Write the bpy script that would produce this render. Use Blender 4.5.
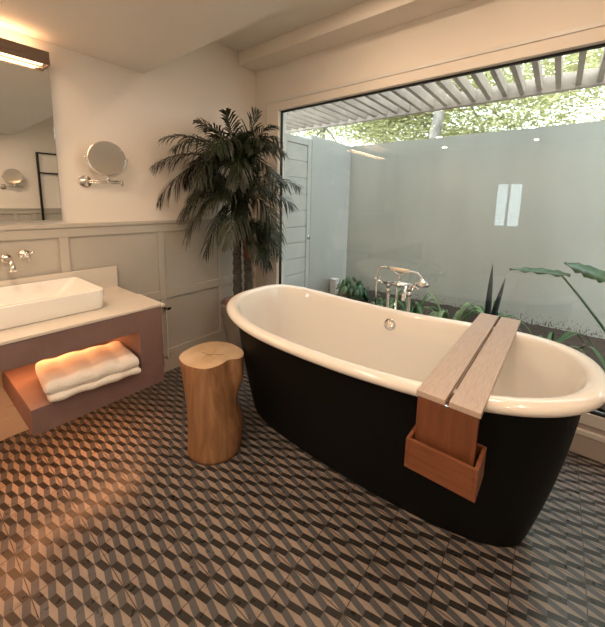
import bpy, bmesh, math, random
from mathutils import Vector, Matrix
random.seed(7)
for o in list(bpy.data.objects): bpy.data.objects.remove(o)
scn = bpy.context.scene
COL = scn.collection
PI = math.pi

# ------------------------------------------------------------------ camera
cam_d = bpy.data.cameras.new('camera'); cam = bpy.data.objects.new('camera', cam_d); COL.objects.link(cam)
scn.camera = cam
yaw, pitch, roll = .8995, .1498, -.0187
fwd = Vector((math.sin(yaw)*math.cos(pitch), math.cos(yaw)*math.cos(pitch), -math.sin(pitch)))
right = Vector((math.cos(yaw), -math.sin(yaw), 0)); down = fwd.cross(right)
r2 = right*math.cos(roll)+down*math.sin(roll); d2 = -right*math.sin(roll)+down*math.cos(roll)
m = Matrix((( r2.x, -d2.x, -fwd.x, 0), (r2.y, -d2.y, -fwd.y, 0), (r2.z, -d2.z, -fwd.z, 1.42), (0,0,0,1)))
cam.matrix_world = m
cam_d.sensor_fit = 'HORIZONTAL'; cam_d.sensor_width = 36; cam_d.lens = 326.18/605*36
cam_d.shift_x = (302.5-297.74)/605; cam_d.shift_y = -(313.5-251.8)/605
cam_d.clip_start = .02; cam_d.clip_end = 200

# ------------------------------------------------------------------ world, sun, view
w = bpy.data.worlds.new('sky'); scn.world = w; w.use_nodes = True
wn = w.node_tree.nodes; wl = w.node_tree.links
bg = wn['Background']; bg.inputs['Strength'].default_value = 8.0
bg.inputs['Color'].default_value = (.86, .95, 1.0, 1)
sun_d = bpy.data.lights.new('sun', 'SUN'); sun = bpy.data.objects.new('sun', sun_d); COL.objects.link(sun)
sun_d.energy = 1.2; sun_d.angle = .2; sun_d.color = (1, .97, .9)
sun.rotation_euler = Vector((.45, .55, -1)).to_track_quat('-Z', 'Y').to_euler()
scn.view_settings.view_transform = 'Standard'; scn.view_settings.look = 'None'
scn.view_settings.gamma = 1; scn.view_settings.use_curve_mapping = False
scn.view_settings.exposure = 0.0

def lamp(name, kind, loc, energy, color, rot=(0,0,0), **kw):
    d = bpy.data.lights.new(name, kind); o = bpy.data.objects.new(name, d); COL.objects.link(o)
    o.location = loc; o.rotation_euler = rot; d.energy = energy; d.color = color
    for k, v in kw.items(): setattr(d, k, v)
    return o

# ------------------------------------------------------------------ materials
def mat(name, col=(.5,.5,.5), rough=.5, metal=0, noise=0, nscale=8, bump=0, bscale=60, spec=.5, coat=0, stretch=(1,1,1), emit=None, estr=0, trans=0, dark=None):
    m = bpy.data.materials.new(name); m.use_nodes = True
    nt = m.node_tree; n = nt.nodes; l = nt.links; p = n['Principled BSDF']
    p.inputs['Base Color'].default_value = (*col, 1); p.inputs['Roughness'].default_value = rough
    p.inputs['Metallic'].default_value = metal; p.inputs['Specular IOR Level'].default_value = spec
    p.inputs['Coat Weight'].default_value = coat; p.inputs['Coat Roughness'].default_value = .05
    tc = n.new('ShaderNodeTexCoord'); mp = n.new('ShaderNodeMapping'); mp.inputs['Scale'].default_value = stretch
    l.new(tc.outputs['Object'], mp.inputs['Vector'])
    if noise or dark:
        t = n.new('ShaderNodeTexNoise'); t.inputs['Scale'].default_value = nscale; t.inputs['Detail'].default_value = 6
        l.new(mp.outputs['Vector'], t.inputs['Vector'])
        r = n.new('ShaderNodeValToRGB'); r.color_ramp.elements[0].position = .3; r.color_ramp.elements[1].position = .7
        d = dark or tuple(c*(1-noise) for c in col)
        hi = col if dark else tuple(min(1, c*(1+noise)) for c in col)
        r.color_ramp.elements[0].color = (*d, 1); r.color_ramp.elements[1].color = (*hi, 1)
        l.new(t.outputs['Fac'], r.inputs['Fac']); l.new(r.outputs['Color'], p.inputs['Base Color'])
    if bump:
        t2 = n.new('ShaderNodeTexNoise'); t2.inputs['Scale'].default_value = bscale; t2.inputs['Detail'].default_value = 5
        l.new(mp.outputs['Vector'], t2.inputs['Vector'])
        b = n.new('ShaderNodeBump'); b.inputs['Strength'].default_value = bump; b.inputs['Distance'].default_value = .01
        l.new(t2.outputs['Fac'], b.inputs['Height']); l.new(b.outputs['Normal'], p.inputs['Normal'])
    if emit: p.inputs['Emission Color'].default_value = (*emit, 1); p.inputs['Emission Strength'].default_value = estr
    return m

def wood(name, a, b, rough=.5, axis='X', scale=9, dist=3, bump=.1):
    m = bpy.data.materials.new(name); m.use_nodes = True
    nt = m.node_tree; n = nt.nodes; l = nt.links; p = n['Principled BSDF']; p.inputs['Roughness'].default_value = rough
    tc = n.new('ShaderNodeTexCoord'); mp = n.new('ShaderNodeMapping')
    st = {'X': (.6, 7, 7), 'Y': (7, .6, 7), 'Z': (7, 7, .6)}[axis]
    mp.inputs['Scale'].default_value = st; l.new(tc.outputs['Object'], mp.inputs['Vector'])
    t = n.new('ShaderNodeTexNoise'); t.inputs['Scale'].default_value = scale; t.inputs['Detail'].default_value = 8
    t.inputs['Distortion'].default_value = dist; t.inputs['Roughness'].default_value = .65
    l.new(mp.outputs['Vector'], t.inputs['Vector'])
    r = n.new('ShaderNodeValToRGB'); r.color_ramp.elements[0].position = .32; r.color_ramp.elements[1].position = .66
    r.color_ramp.elements[0].color = (*a, 1); r.color_ramp.elements[1].color = (*b, 1)
    l.new(t.outputs['Fac'], r.inputs['Fac']); l.new(r.outputs['Color'], p.inputs['Base Color'])
    bp = n.new('ShaderNodeBump'); bp.inputs['Strength'].default_value = bump; bp.inputs['Distance'].default_value = .004
    l.new(t.outputs['Fac'], bp.inputs['Height']); l.new(bp.outputs['Normal'], p.inputs['Normal'])
    return m

def floor_mat():
    T = .2236; ox, oy = .17835, .2183
    m = bpy.data.materials.new('cube_tiles'); m.use_nodes = True
    nt = m.node_tree; n = nt.nodes; l = nt.links; p = n['Principled BSDF']
    def M(op, a, b=None, c=None):
        q = n.new('ShaderNodeMath'); q.operation = op
        for i, v in enumerate((a, b, c)):
            if v is None: continue
            if isinstance(v, (int, float)): q.inputs[i].default_value = v
            else: l.new(v, q.inputs[i])
        return q.outputs[0]
    def mix(f, a, b):
        q = n.new('ShaderNodeMix'); q.data_type = 'RGBA'; l.new(f, q.inputs[0])
        for i, v in ((6, a), (7, b)):
            if isinstance(v, tuple): q.inputs[i].default_value = (*v, 1)
            else: l.new(v, q.inputs[i])
        return q.outputs[2]
    tc = n.new('ShaderNodeTexCoord'); s = n.new('ShaderNodeSeparateXYZ'); l.new(tc.outputs['Object'], s.inputs[0])
    X = M('DIVIDE', M('SUBTRACT', s.outputs[0], ox), T); Y = M('DIVIDE', M('SUBTRACT', s.outputs[1], oy), T)
    u = M('MULTIPLY', X, 6); v = M('MULTIPLY', Y, 2)
    c = M('FLOOR', u); fu = M('FRACT', u)
    odd = M('SUBTRACT', c, M('MULTIPLY', M('FLOOR', M('MULTIPLY', c, .5)), 2))
    fv = M('FRACT', M('ADD', v, M('MULTIPLY', odd, .5)))
    tri = M('SUBTRACT', 1, M('ABSOLUTE', M('SUBTRACT', M('MULTIPLY', fv, 2), 1)))
    cl = M('LESS_THAN', fu, M('DIVIDE', tri, 3)); cr = M('LESS_THAN', M('SUBTRACT', 1, fu), M('DIVIDE', M('SUBTRACT', 1, tri), 3))
    cream = M('MAXIMUM', cl, cr); gray = M('LESS_THAN', fv, .5)
    # wear of each tile
    wn_ = n.new('ShaderNodeTexWhiteNoise'); wn_.noise_dimensions = '2D'
    cb = n.new('ShaderNodeCombineXYZ'); l.new(M('FLOOR', X), cb.inputs[0]); l.new(M('FLOOR', Y), cb.inputs[1]); l.new(cb.outputs[0], wn_.inputs['Vector'])
    wn2 = n.new('ShaderNodeTexWhiteNoise'); wn2.noise_dimensions = '2D'
    cb2 = n.new('ShaderNodeCombineXYZ'); l.new(c, cb2.inputs[0]); l.new(M('FLOOR', v), cb2.inputs[1]); l.new(cb2.outputs[0], wn2.inputs['Vector'])
    nz = n.new('ShaderNodeTexNoise'); nz.inputs['Scale'].default_value = 30; nz.inputs['Detail'].default_value = 5; l.new(tc.outputs['Object'], nz.inputs['Vector'])
    base = mix(cream, mix(gray, (.024,.023,.022), (.075,.078,.084)), (.24,.20,.17))
    var = M('ADD', .70, M('ADD', M('MULTIPLY', wn_.outputs['Value'], .16), M('ADD', M('MULTIPLY', wn2.outputs['Value'], .12), M('MULTIPLY', nz.outputs['Fac'], .32))))
    vm = n.new('ShaderNodeVectorMath'); vm.operation = 'SCALE'; l.new(base, vm.inputs[0]); l.new(var, vm.inputs['Scale'])
    def seam(A): return M('LESS_THAN', M('MINIMUM', M('FRACT', A), M('SUBTRACT', 1, M('FRACT', A))), .0075)
    g = M('MAXIMUM', seam(X), seam(Y))
    fin = mix(g, vm.outputs[0], (.055,.042,.035))
    l.new(fin, p.inputs['Base Color'])
    rr = M('ADD', .20, M('MULTIPLY', nz.outputs['Fac'], .2)); l.new(rr, p.inputs['Roughness'])
    p.inputs['Specular IOR Level'].default_value = .45
    nb = n.new('ShaderNodeTexNoise'); nb.inputs['Scale'].default_value = 9; l.new(tc.outputs['Object'], nb.inputs['Vector'])
    h = M('SUBTRACT', M('ADD', M('MULTIPLY', nb.outputs['Fac'], .35), M('MULTIPLY', wn_.outputs['Value'], .1)), M('MULTIPLY', g, .4))
    b = n.new('ShaderNodeBump'); b.inputs['Strength'].default_value = .25; b.inputs['Distance'].default_value = .004
    l.new(h, b.inputs['Height']); l.new(b.outputs['Normal'], p.inputs['Normal'])
    return m

def glass_mat():
    m = bpy.data.materials.new('window_glass'); m.use_nodes = True
    n = m.node_tree.nodes; l = m.node_tree.links; n.remove(n['Principled BSDF'])
    out = n['Material Output']; t = n.new('ShaderNodeBsdfTransparent'); t.inputs[0].default_value = (.965,.985,.975,1)
    g = n.new('ShaderNodeBsdfGlossy'); g.inputs['Roughness'].default_value = 0
    f = n.new('ShaderNodeFresnel'); ge = n.new('ShaderNodeNewGeometry'); mr = n.new('ShaderNodeMapRange')
    mr.inputs[3].default_value = 1.5; mr.inputs[4].default_value = 1/1.5   # same reflectance entering and leaving the pane
    l.new(ge.outputs['Backfacing'], mr.inputs[0]); l.new(mr.outputs[0], f.inputs['IOR'])
    mx = n.new('ShaderNodeMixShader'); l.new(f.outputs[0], mx.inputs[0]); l.new(t.outputs[0], mx.inputs[1]); l.new(g.outputs[0], mx.inputs[2])
    l.new(mx.outputs[0], out.inputs['Surface'])
    return m

def tub_outer_mat(): return mat('black_tub_paint', (.0035,.004,.0035), .55, bump=.1, bscale=70, spec=.16)

def leaf_mat(name, a, b, rough=.4, trans=.25, nscale=3):
    m = mat(name, a, rough, dark=b, nscale=nscale)
    n = m.node_tree.nodes; l = m.node_tree.links; p = n['Principled BSDF']; out = n['Material Output']
    t = n.new('ShaderNodeBsdfTranslucent'); src = p.inputs['Base Color'].links[0].from_socket; l.new(src, t.inputs[0])
    mx = n.new('ShaderNodeMixShader'); mx.inputs[0].default_value = trans
    l.new(p.outputs[0], mx.inputs[1]); l.new(t.outputs[0], mx.inputs[2]); l.new(mx.outputs[0], out.inputs['Surface'])
    return m

def concrete_mat(name, c, streak=.25):
    m = bpy.data.materials.new(name); m.use_nodes = True
    n = m.node_tree.nodes; l = m.node_tree.links; p = n['Principled BSDF']; p.inputs['Roughness'].default_value = .9
    tc = n.new('ShaderNodeTexCoord'); mp = n.new('ShaderNodeMapping'); mp.inputs['Scale'].default_value = (1,1,.35)
    l.new(tc.outputs['Object'], mp.inputs[0])
    t = n.new('ShaderNodeTexNoise'); t.inputs['Scale'].default_value = 1.6; t.inputs['Detail'].default_value = 9; t.inputs['Roughness'].default_value = .6
    l.new(mp.outputs[0], t.inputs['Vector'])
    r = n.new('ShaderNodeValToRGB'); e = r.color_ramp.elements
    e[0].position = .25; e[1].position = .75; e[0].color = (*[x*(1-streak) for x in c], 1); e[1].color = (*[min(1, x*(1+streak*.5)) for x in c], 1)
    l.new(t.outputs['Fac'], r.inputs[0])
    # dark specks of splashed soil low down, with a shape of their own
    s = n.new('ShaderNodeSeparateXYZ'); l.new(tc.outputs['Object'], s.inputs[0])
    mr = n.new('ShaderNodeMapRange'); mr.inputs[1].default_value = .62; mr.inputs[2].default_value = .26; mr.inputs[3].default_value = .05; mr.inputs[4].default_value = .50
    l.new(s.outputs[2], mr.inputs[0])
    mp2 = n.new('ShaderNodeMapping'); mp2.inputs['Scale'].default_value = (1,1,.5); l.new(tc.outputs['Object'], mp2.inputs[0])
    t2 = n.new('ShaderNodeTexNoise'); t2.inputs['Scale'].default_value = 75; t2.inputs['Detail'].default_value = 3; l.new(mp2.outputs[0], t2.inputs['Vector'])
    lt = n.new('ShaderNodeMath'); lt.operation = 'LESS_THAN'; l.new(t2.outputs['Fac'], lt.inputs[0]); l.new(mr.outputs[0], lt.inputs[1])
    mx = n.new('ShaderNodeMix'); mx.data_type = 'RGBA'; l.new(lt.outputs[0], mx.inputs[0]); l.new(r.outputs[0], mx.inputs[6]); mx.inputs[7].default_value = (.12,.10,.08,1)
    l.new(mx.outputs[2], p.inputs['Base Color'])
    b = n.new('ShaderNodeBump'); b.inputs['Strength'].default_value = .15; l.new(t.outputs['Fac'], b.inputs['Height']); l.new(b.outputs[0], p.inputs['Normal'])
    return m

M_ = dict(
    wall=mat('cream_plaster', (.80,.745,.67), .85, noise=.02, nscale=2, bump=.05, bscale=30),
    ceil=mat('ceiling_paint', (.76,.73,.67), .9, noise=.02, nscale=2),
    panel=mat('greige_panelling', (.455,.425,.37), .45, noise=.03, nscale=3, bump=.03, bscale=25),
    kerb=mat('kerb_paint', (.48,.42,.38), .7),
    wframe=mat('white_window_paint', (.72,.70,.66), .45),
    gasket=mat('black_gasket', (.01,.01,.01), .5),
    floor=floor_mat(), glass=glass_mat(),
    enamel=mat('cream_enamel', (.765,.735,.68), .12, spec=.55, coat=.5),
    tubblack=tub_outer_mat(),
    chrome=mat('chrome', (.82,.80,.78), .08, metal=1),
    bronze=mat('brushed_bronze', (.20,.145,.11), .45, metal=.6),
    mirror=mat('mirror_silver', (.86,.88,.87), .0, metal=1),
    ceramic=mat('white_ceramic', (.80,.79,.75), .15, coat=.4),
    counter=mat('stone_counter', (.62,.57,.50), .28, noise=.03, nscale=12, spec=.5),
    vanity=mat('mauve_render', (.19,.118,.105), .6, noise=.10, nscale=7, bump=.05, bscale=30),
    towel=mat('terry_cotton', (.80,.76,.70), .95, bump=.9, bscale=170),
    oak=wood('pale_oak', (.40,.30,.24), (.50,.395,.325), .35, 'X', 22, .5, .2),
    teak=wood('red_brown_wood', (.12,.040,.016), (.18,.064,.027), .42, 'Z', 8, .5, .05),
    teaky=wood('red_brown_box_wood', (.15,.050,.020), (.215,.078,.033), .42, 'Y', 8, .5, .05),
    log=wood('stripped_log', (.17,.080,.034), (.30,.160,.075), .6, 'Z', 3, 1.2, .35),
    logtop=mat('log_end_grain', (.68,.53,.37), .65, dark=(.44,.30,.17), nscale=5, bump=.15, bscale=40),
    crack=mat('drying_crack', (.16,.09,.04), .9),
    pot=mat('taupe_pot', (.21,.19,.17), .65, noise=.08, nscale=6),
    soil=mat('red_bark_mulch', (.34,.18,.12), .95, noise=.4, nscale=50, bump=1, bscale=60),
    darksoil=mat('dark_garden_soil', (.045,.03,.022), 1, noise=.5, nscale=40, bump=1, bscale=30),
    trunk=mat('palm_bark', (.10,.095,.08), .9, dark=(.03,.027,.022), nscale=22, bump=1, bscale=45, stretch=(1,1,3)),
    husk=mat('red_palm_husk', (.16,.05,.025), .9, noise=.4, nscale=30, bump=1, bscale=60),
    palm=leaf_mat('palm_leaf', (.024,.036,.014), (.006,.012,.008), .38, .12),
    palmstem=mat('palm_stem', (.05,.06,.02), .5),
    garden=concrete_mat('garden_wall_render', (.405,.415,.37), .20),
    garden2=concrete_mat('side_wall_render', (.50,.51,.48), .12),
    door=mat('grey_painted_boards', (.56,.57,.54), .6, noise=.04, nscale=4),
    pergola=mat('weathered_timber', (.24,.20,.165), .8, noise=.22, nscale=9, bump=.2, bscale=20, stretch=(.5,1,1)),
    metal_black=mat('black_metal', (.012,.012,.012), .4, metal=.3),
    strap=leaf_mat('strap_leaf', (.13,.26,.085), (.05,.12,.05), .35, .25, 8),
    strapvar=leaf_mat('striped_strap_leaf', (.42,.50,.27), (.10,.22,.09), .35, .2, 10),
    philo=leaf_mat('glossy_philodendron', (.075,.17,.085), (.04,.105,.065), .18, .15, 6),
    rosette=leaf_mat('round_light_leaf', (.20,.34,.17), (.07,.16,.09), .4, .25, 8),
    dark_leaf=leaf_mat('dark_spear_leaf', (.012,.028,.028), (.005,.012,.014), .3, .05, 6),
    acacia=leaf_mat('pale_tree_leaf', (.62,.60,.35), (.44,.45,.23), .6, .5, 1.5),
    bark=mat('pale_bark', (.26,.24,.21), .9, dark=(.07,.06,.05), nscale=7, bump=.6, bscale=18, stretch=(1,1,.6)),
    twig=mat('tree_twig', (.24,.20,.15), .9),
    lamp_warm=mat('lit_diffuser', (1,.8,.6), .5, emit=(1,.60,.33), estr=3.5),
    led=mat('lit_led_strip', (1,.6,.3), .5, emit=(1,.42,.16), estr=2),
    down=mat('lit_downlight', (1,.8,.6), .5, emit=(1,.62,.36), estr=8),
    whitebox=mat('white_plastic', (.75,.75,.73), .4),
    cream=mat('ivory_handle', (.80,.70,.55), .3),
    label=mat('cream_label', (.75,.70,.6), .6),
)

# ------------------------------------------------------------------ mesh helpers
def link(name, me, parent=None, mt=None, smooth=False):
    o = bpy.data.objects.new(name, me); COL.objects.link(o)
    if parent is not None: o.parent = parent
    if mt is not None:
        for x in (mt if isinstance(mt, (list, tuple)) else [mt]): me.materials.append(x)
    if smooth:
        for p in me.polygons: p.use_smooth = True
    return o
def tag(o, label=None, cat=None, group=None, kind=None):
    if label: o['label'] = label
    if cat: o['category'] = cat
    if group: o['group'] = group
    if kind: o['kind'] = kind
    return o
def thing(name, label, cat, loc=(0,0,0), rz=0, group=None):
    o = bpy.data.objects.new(name, None); COL.objects.link(o); o.location = loc; o.rotation_euler = (0,0,rz); o.empty_display_size = .05
    return tag(o, label, cat, group)
class MB:
    def __init__(s): s.bm = bmesh.new()
    def box(s, a, b, mi=0):
        x0,y0,z0 = a; x1,y1,z1 = b
        v = [s.bm.verts.new(p) for p in ((x0,y0,z0),(x1,y0,z0),(x1,y1,z0),(x0,y1,z0),(x0,y0,z1),(x1,y0,z1),(x1,y1,z1),(x0,y1,z1))]
        for q in ((0,3,2,1),(4,5,6,7),(0,1,5,4),(1,2,6,5),(2,3,7,6),(3,0,4,7)):
            f = s.bm.faces.new([v[i] for i in q]); f.material_index = mi
        return s
    def tube(s, pts, r, seg=12, cap=True, mi=0):
        pts = [Vector(p) for p in pts]; rs = r if isinstance(r, (list, tuple)) else [r]*len(pts)
        rings = []; up = None
        for i, p in enumerate(pts):
            t = (pts[min(i+1, len(pts)-1)]-pts[max(i-1, 0)]).normalized()
            if up is None:
                up = Vector((0,0,1)) if abs(t.z) < .9 else Vector((1,0,0))
            u = (up - t*up.dot(t)).normalized(); v = t.cross(u); up = u
            rings.append([s.bm.verts.new(p+(u*math.cos(2*PI*k/seg)+v*math.sin(2*PI*k/seg))*rs[i]) for k in range(seg)])
        for a, b in zip(rings, rings[1:]):
            for k in range(seg):
                f = s.bm.faces.new((a[k], a[(k+1)%seg], b[(k+1)%seg], b[k])); f.smooth = True; f.material_index = mi
        if cap:
            s.bm.faces.new(rings[0][::-1]).material_index = mi; s.bm.faces.new(rings[-1]).material_index = mi
        return s
    def lathe(s, prof, c=(0,0,0), axis='Z', seg=32, mi=0):
        c = Vector(c)
        ax = {'Z': (Vector((1,0,0)), Vector((0,1,0)), Vector((0,0,1))), 'Y': (Vector((1,0,0)), Vector((0,0,1)), Vector((0,-1,0))), 'X': (Vector((0,1,0)), Vector((0,0,1)), Vector((1,0,0)))}[axis] if isinstance(axis, str) else axis
        rings = [[s.bm.verts.new(c+ax[0]*r*math.cos(2*PI*k/seg)+ax[1]*r*math.sin(2*PI*k/seg)+ax[2]*h) for k in range(seg)] for r, h in prof]
        for a, b in zip(rings, rings[1:]):
            for k in range(seg):
                f = s.bm.faces.new((a[k], a[(k+1)%seg], b[(k+1)%seg], b[k])); f.smooth = True; f.material_index = mi
        s.bm.faces.new(rings[0][::-1]).material_index = mi; s.bm.faces.new(rings[-1]).material_index = mi
        return s
    def rings(s, rings, close=True, cap0=True, cap1=True, smooth=True, mi=0):
        R = [[s.bm.verts.new(p) for p in r] for r in rings]; n = len(R[0])
        for a, b in zip(R, R[1:]):
            for k in range(n if close else n-1):
                f = s.bm.faces.new((a[k], a[(k+1)%n], b[(k+1)%n], b[k])); f.smooth = smooth; f.material_index = mi
        if cap0: s.bm.faces.new(R[0][::-1]).material_index = mi
        if cap1: s.bm.faces.new(R[-1]).material_index = mi
        return s
    def build(s, name, mt=None, parent=None, bevel=0, seg=2, tf=None, recalc=True):
        if recalc: bmesh.ops.recalc_face_normals(s.bm, faces=s.bm.faces)
        if tf: bmesh.ops.transform(s.bm, matrix=tf, verts=s.bm.verts)
        me = bpy.data.meshes.new(name); s.bm.to_mesh(me); s.bm.free()
        o = link(name, me, parent, mt)
        if bevel:
            b = o.modifiers.new('bevel', 'BEVEL'); b.width = bevel; b.segments = seg; b.limit_method = 'ANGLE'; b.angle_limit = math.radians(40)
            b.harden_normals = False
        return o
def box(name, a, b, mt, parent=None, bevel=0, seg=2): return MB().box(a, b).build(name, mt, parent, bevel, seg)
def struct(o): o['kind'] = 'structure'; return o
def bez(p0, p1, p2, p3, n=12):
    p0,p1,p2,p3 = map(Vector, (p0,p1,p2,p3)); out = []
    for i in range(n+1):
        t = i/n; out.append(p0*(1-t)**3+p1*3*t*(1-t)**2+p2*3*t*t*(1-t)+p3*t**3)
    return out
def pydata(name, V, F, mt, parent=None, smooth=False):
    me = bpy.data.meshes.new(name); me.from_pydata([tuple(v) for v in V], [], F); me.update()
    return link(name, me, parent, mt, smooth)

# ------------------------------------------------------------------ the room
YA, XB = 2.444, 2.374
XF, YR = -1.2, -1.55
ZL, ZH = 2.317, 2.762
struct(box('floor', (XF-.1, YR-.1, -.08), (XB+.1, YA+.1, 0), M_['floor']))
struct(box('wall_left', (XF-.1, YA, 0), (XB+.12, YA+.12, 2.9), M_['wall']))
struct(box('wall_right', (XF-.1, YR-.12, 0), (XB+.12, YR, 2.9), M_['wall']))
# wall behind the camera with a slim window
o = MB(); wy0, wy1, wz0, wz1 = .44, .84, 1.08, 1.80
o.box((XF-.12, YR, 0), (XF, wy0, 2.9)).box((XF-.12, wy1, 0), (XF, YA, 2.9)).box((XF-.12, wy0, 0), (XF, wy1, wz0)).box((XF-.12, wy0, wz1), (XF, wy1, 2.9))
struct(o.build('wall_front', M_['wall']))
# window wall: opening Y -1.35..2.20, Z .10 .. 2.29
OY0, OY1, OZ0, OZ1 = -1.35, 2.20, .125, 2.29
o = MB().box((XB, YR, 0), (XB+.12, OY0, 2.9)).box((XB, OY1, 0), (XB+.12, YA, 2.9)).box((XB, OY0, OZ1), (XB+.12, OY1, 2.9)).box((XB, OY0, -.1), (XB+.12, OY1, OZ0))
struct(o.build('wall_back', M_['wall']))
# ceilings
struct(box('ceiling', (1.262, YR, ZH), (XB+.12, YA, ZH+.08), M_['ceil']))
struct(box('trim_lowered_ceiling', (XF, YR, ZL), (1.262, YA, ZH+.08), M_['ceil']))
struct(box('trim_ceiling_beam', (2.155, YR, 2.655), (XB, YA, ZH), M_['wall'], bevel=.003))
# window casing and frame
w1 = bpy.data.objects.new('window_1', None); COL.objects.link(w1); struct(w1); w1.location = (XB, OY1, OZ0)
def wpart(mb, name, mt, bevel=0):
    o = mb.build(name, mt, None, bevel); o.parent = w1; o.location = (-XB, -OY1, -OZ0); return o
c = MB().box((XB-.03, OY1-.075, .30), (XB+.0, 2.262, 2.335)).box((XB-.03, OY0-.06, OZ1-.035), (XB+.0, OY1-.075, 2.335)).box((XB-.03, OY0-.06, .30), (XB, OY0+.075, OZ1-.035))
wpart(c, 'casing', M_['wall'], .002)
c = MB().box((XB-.037, 2.250, .30), (XB-.001, 2.275, 2.350)).box((XB-.037, OY0-.07, 2.325), (XB-.001, 2.250, 2.350))
wpart(c, 'casing_edge', M_['wframe'], .002)
fr = MB().box((XB, OY0, OZ1-.035), (XB+.07, OY1, OZ1)).box((XB, OY1-.075, OZ0), (XB+.07, OY1, OZ1-.035)).box((XB, OY0, OZ0), (XB+.07, OY0+.075, OZ1-.035)).box((XB, OY0+.075, .19), (XB+.07, OY1-.075, .262))
wpart(fr, 'window_frame', M_['wframe'], .003)
ga = MB().box((XB+.008, OY0+.075, OZ1-.047), (XB+.03, OY1-.075, OZ1-.035)).box((XB+.008, OY1-.087, .262), (XB+.03, OY1-.075, OZ1-.047)).box((XB+.008, OY0+.075, .262), (XB+.03, OY0+.087, OZ1-.047)).box((XB+.008, OY0+.087, .262), (XB+.03, OY1-.087, .278))
wpart(ga, 'gasket', M_['gasket'])
gl = MB().box((XB+.014, OY0+.087, .278), (XB+.022, OY1-.087, OZ1-.047))
wpart(gl, 'pane', M_['glass'])
sl = MB().box((XB-.012, OY0, .125), (XB+.07, OY1, .155)); wpart(sl, 'window_sill', M_['wframe'], .004)
sl = MB().box((XB+.01, OY0, .155), (XB+.07, OY1, .19)); wpart(sl, 'sill_upstand', M_['kerb'])
struct(box('trim_kerb', (XB-.008, YR, 0), (XB+.0, OY1+.05, .125), M_['kerb'], bevel=.004))
# window behind the camera
w2 = bpy.data.objects.new('window_2', None); COL.objects.link(w2); struct(w2); w2.location = (XF, wy0, wz0)
def w2part(mb, name, mt, bevel=0):
    o = mb.build(name, mt, None, bevel); o.parent = w2; o.location = (-XF, -wy0, -wz0)
f2 = MB().box((XF-.06, wy0, wz0), (XF+.01, wy0+.04, wz1)).box((XF-.06, wy1-.04, wz0), (XF+.01, wy1, wz1)).box((XF-.06, wy0+.04, wz0), (XF+.01, wy1-.04, wz0+.04)).box((XF-.06, wy0+.04, wz1-.04), (XF+.01, wy1-.04, wz1)).box((XF-.06, .63, wz0+.04), (XF+.005, .66, wz1-.04))
w2part(f2, 'window_frame', M_['wframe'], .002)
w2part(MB().box((XF-.04, wy0+.04, wz0+.04), (XF-.034, wy1-.04, wz1-.04)), 'pane', M_['glass'])

# wainscot on the mirror wall (and the wall seen in the mirror)
def wainscot(name, sgn, Y, xs, xa, xb):
    """sgn=-1: boards stand off toward -Y"""
    th = .018*sgn
    a = MB()
    def B(x0, x1, z0, z1, t=th): a.box((x0, min(Y, Y+t), z0), (x1, max(Y, Y+t), z1))
    for c_ in xs: B(c_-.026, c_+.026, .19, 1.175)
    for q, (x0, x1) in enumerate(zip([xa]+[c_+.026 for c_ in xs], [c_-.026 for c_ in xs]+[xb])):
        if x1 > x0: B(x0, x1, .63, .70)
    B(xa, xb, 1.175, 1.235); B(xa, xb, .125, .19)
    o = struct(a.build(name, M_['panel'], None, .003))
    b = MB(); b.box((xa, min(Y, Y+.03*sgn), 1.235), (xb, max(Y, Y+.03*sgn), 1.262)); struct(b.build('trim_dado_rail', M_['panel'], None, .006, 3))
    b = MB(); b.box((xa, min(Y, Y+.002*sgn), .125), (xb, max(Y, Y+.002*sgn), 1.235)); struct(b.build('trim_panel_backing', M_['panel'], None))
    b = MB(); b.box((xa, min(Y, Y+.02*sgn), 0), (xb, max(Y, Y+.02*sgn), .125)); struct(b.build('baseboard_left' if sgn < 0 else 'baseboard_right', M_['panel'], None, .004))
xs = [.68-.616*2, .68-.616, .68, 1.326, 1.908]
wainscot('trim_wainscot_left', -1, YA, xs, XF, XB-.04)
wainscot('trim_wainscot_right', 1, YR, [-.6, 0, .6, 1.2, 1.42, 2.05], XF, XB-.04)

# downlights in the lowered ceiling; unseen raised-ceiling pair added to brighten the window wall
DL = [(.15, .35), (.15, 1.35), (-.7, .35), (.75, -.6), (-.3, -.9), (-.7,1.5), (1.65, 1.0), (1.65, .1)]
DLL = ['over the camera side of the bath', 'nearest the basin', 'nearest the slim window', 'between the bath foot and the towel ladder', 'by the towel ladder wall', 'in the corner by the basin', 'added out of view in the raised ceiling nearest the palm as fill light', 'added out of view in the raised ceiling over the wooden bath bridge as fill light']
for (x, y), wh in zip(DL, DLL):
    t = thing('downlight', 'small round lit ceiling downlight '+wh, 'ceiling light', (x, y, ZH if x > 1.3 else ZL), 0, 'recessed ceiling downlights')
    MB().lathe([(.045, 0), (.045, -.006), (.032, -.008), (.030, -.002), (.028, 0)]).build('trim_ring', M_['whitebox'], t)
    MB().lathe([(.028, -.0045), (.028, -.0035)]).build('diffuser', M_['down'], t)
    l = lamp('downlight_beam', 'AREA', (x, y, (ZH if x > 1.3 else ZL)-.012), 6.5 if x > 1.3 else 9, (1,.71,.49), shape='DISK', size=.07)
    

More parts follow.
